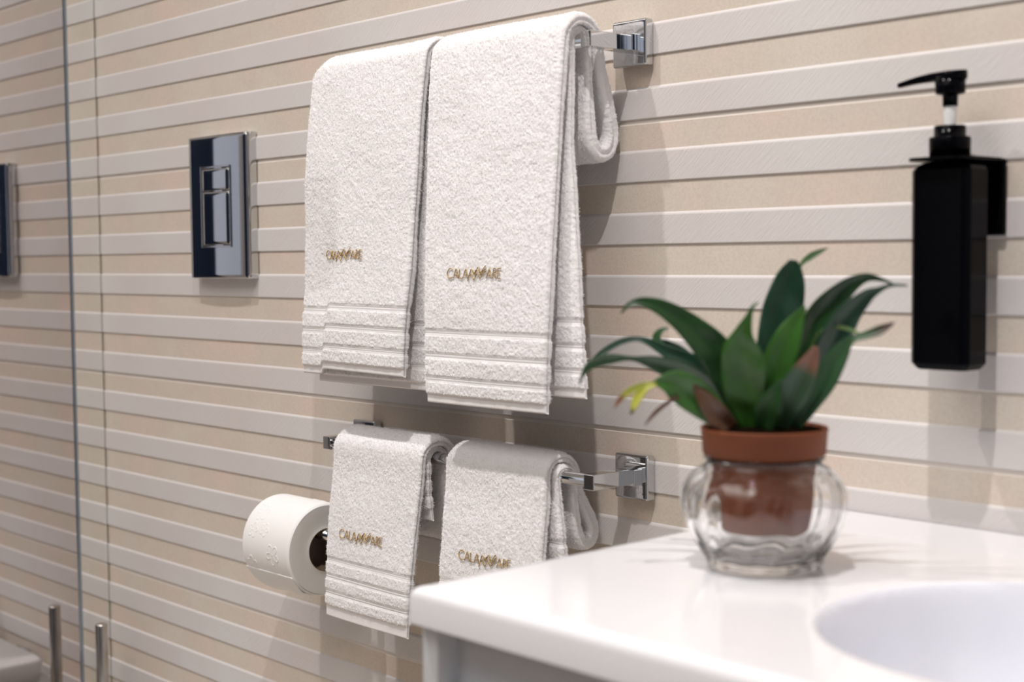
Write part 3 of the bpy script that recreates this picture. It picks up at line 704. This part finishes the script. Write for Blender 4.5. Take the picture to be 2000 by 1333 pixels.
# ================================================================ plant in its glass bowl
BX, BY = -613.5, 229.0
ga = thing('glass_bowl', 'clear round swirled glass bowl holding the terracotta pot', 'bowl', P(BX, BY, CT))
def sw(amp):
    def f(r, z, a):
        k = max(0.0, 1-abs((z+172)/46)**3) if -216 < z < -148 else 0
        return r + amp*k*math.sin(13*a + (z+172)*0.055)
    return f
outer = [(0.01, CT+0.3), (30, CT+0.3), (38, CT+0.6), (40.5, CT+3), (41, CT+7), (45, -203), (52, -191), (56.2, -179), (57.3, -170), (56, -161), (51.5, -152.5), (45, -147), (41, -144.5), (39.3, -143), (39.8, -141.4), (41.8, -140.2), (42.2, -139.2)]
inner = [(41.6, -138.5), (40.4, -138.8), (39.0, -140.2), (37.4, -142.6), (38.6, -145.4), (43.6, -149.8), (49.5, -155), (53.4, -162), (54.6, -170), (53.6, -178.5), (49.5, -189.5), (42, -200), (33, -206.5), (18, -209.5), (0.01, -210)]
po, _ = smooth_path(outer, 2.2); pi_, _ = smooth_path(inner, 2.2)
bm = bmesh.new(); rings = []
for (r, z) in po: rings.append([P(BX+sw(1.5)(r, z, 2*math.pi*k/130)*math.cos(2*math.pi*k/130), BY+sw(1.5)(r, z, 2*math.pi*k/130)*math.sin(2*math.pi*k/130), max(z, CT+0.25)) for k in range(130)])
for (r, z) in pi_: rings.append([P(BX+sw(0.7)(max(r, .01), z, 2*math.pi*k/130)*math.cos(2*math.pi*k/130), BY+sw(0.7)(max(r, .01), z, 2*math.pi*k/130)*math.sin(2*math.pi*k/130), z) for k in range(130)])
obj('glass_body', loft(rings, True, bm=bm), m_glass, ga)
pot = thing('potted_plant', 'leafy green plant in a terracotta-coloured plastic pot set in a glass bowl', 'potted plant', P(BX, BY, -190))
pf = [(0.01, -190), (32.5, -190), (33.4, -188.5), (36.6, -142), (36.7, -138.2), (41.5, -137.6), (42.6, -136.6), (43.6, -121), (44.3, -119.6), (43.6, -118.4), (42.4, -119), (41.3, -136), (36, -138), (32.5, -186), (0.01, -186)]
obj('pot', lathe(BX, BY, pf, 96), m_terra, pot)
def lump(r, z, a): return r
obj('soil', lathe(BX, BY, [(0.01, -117.5), (12, -118), (24, -118.6), (34, -119.4), (41.9, -120.6), (41.2, -134), (0.01, -134)], 60), m_soil, pot)
VIEW = (Vector((0, -1.03087, H)) - P(BX, BY, -80)).normalized()
rl = random.Random(3)
for li, (ci, ti, pts) in enumerate(LEAVES):
    arr, s_ = smooth_path([(a, -b, c, w_) for a, b, c, w_ in pts], 2.2)
    nL = len(arr); CEN = [P(a, b, c) for a, b, c, _ in arr]; NW = 9
    bm = bmesh.new(); lay = bm.verts.layers.float_vector.new('leafv'); rows = []
    tilt = rl.uniform(-0.45, 0.45)
    for i in range(nL):
        t = (CEN[min(i+1, nL-1)]-CEN[max(i-1, 0)]).normalized()
        sd = t.cross(VIEW)
        if sd.length < 1e-3: sd = t.cross(Vector((0, 0, 1)))
        sd.normalize(); nr = sd.cross(t).normalized()
        if nr.dot(VIEW) < 0: nr = -nr; sd = -sd
        sd = (sd*math.cos(tilt) + nr*math.sin(tilt)).normalized(); nr = sd.cross(t).normalized()
        if nr.dot(VIEW) < 0: nr = -nr
        wd = max(arr[i][3], 0.5)/1000/2/max(0.75, math.cos(tilt)); row = []
        for k in range(NW):
            v_ = 2*k/(NW-1)-1
            vv = CEN[i] + sd*(v_*wd) - nr*(0.30*wd*(1-abs(v_)) ) + nr*(0.04*wd*math.sin(i*0.45+k*0.6))
            bv = bm.verts.new(vv); bv[lay] = (i/(nL-1), v_*0.5+0.5, 0); row.append(bv)
        rows.append(row)
    for A, B in zip(rows, rows[1:]):
        for k in range(NW-1): bm.faces.new((A[k], A[k+1], B[k+1], B[k]))
    lab = None
    if ci == 6: lab = 'yellow leaf end with a dark tip'
    if ci == 7: lab = 'dried brown leaf'
    if ti == 2 and ci == 4: lab = 'green leaf with a brown end'
    o = obj('leaf', bm, lm(ci, ti), pot, label=lab)
    md = o.modifiers.new('solid', 'SOLIDIFY'); md.thickness = 0.0007; md.offset = 0
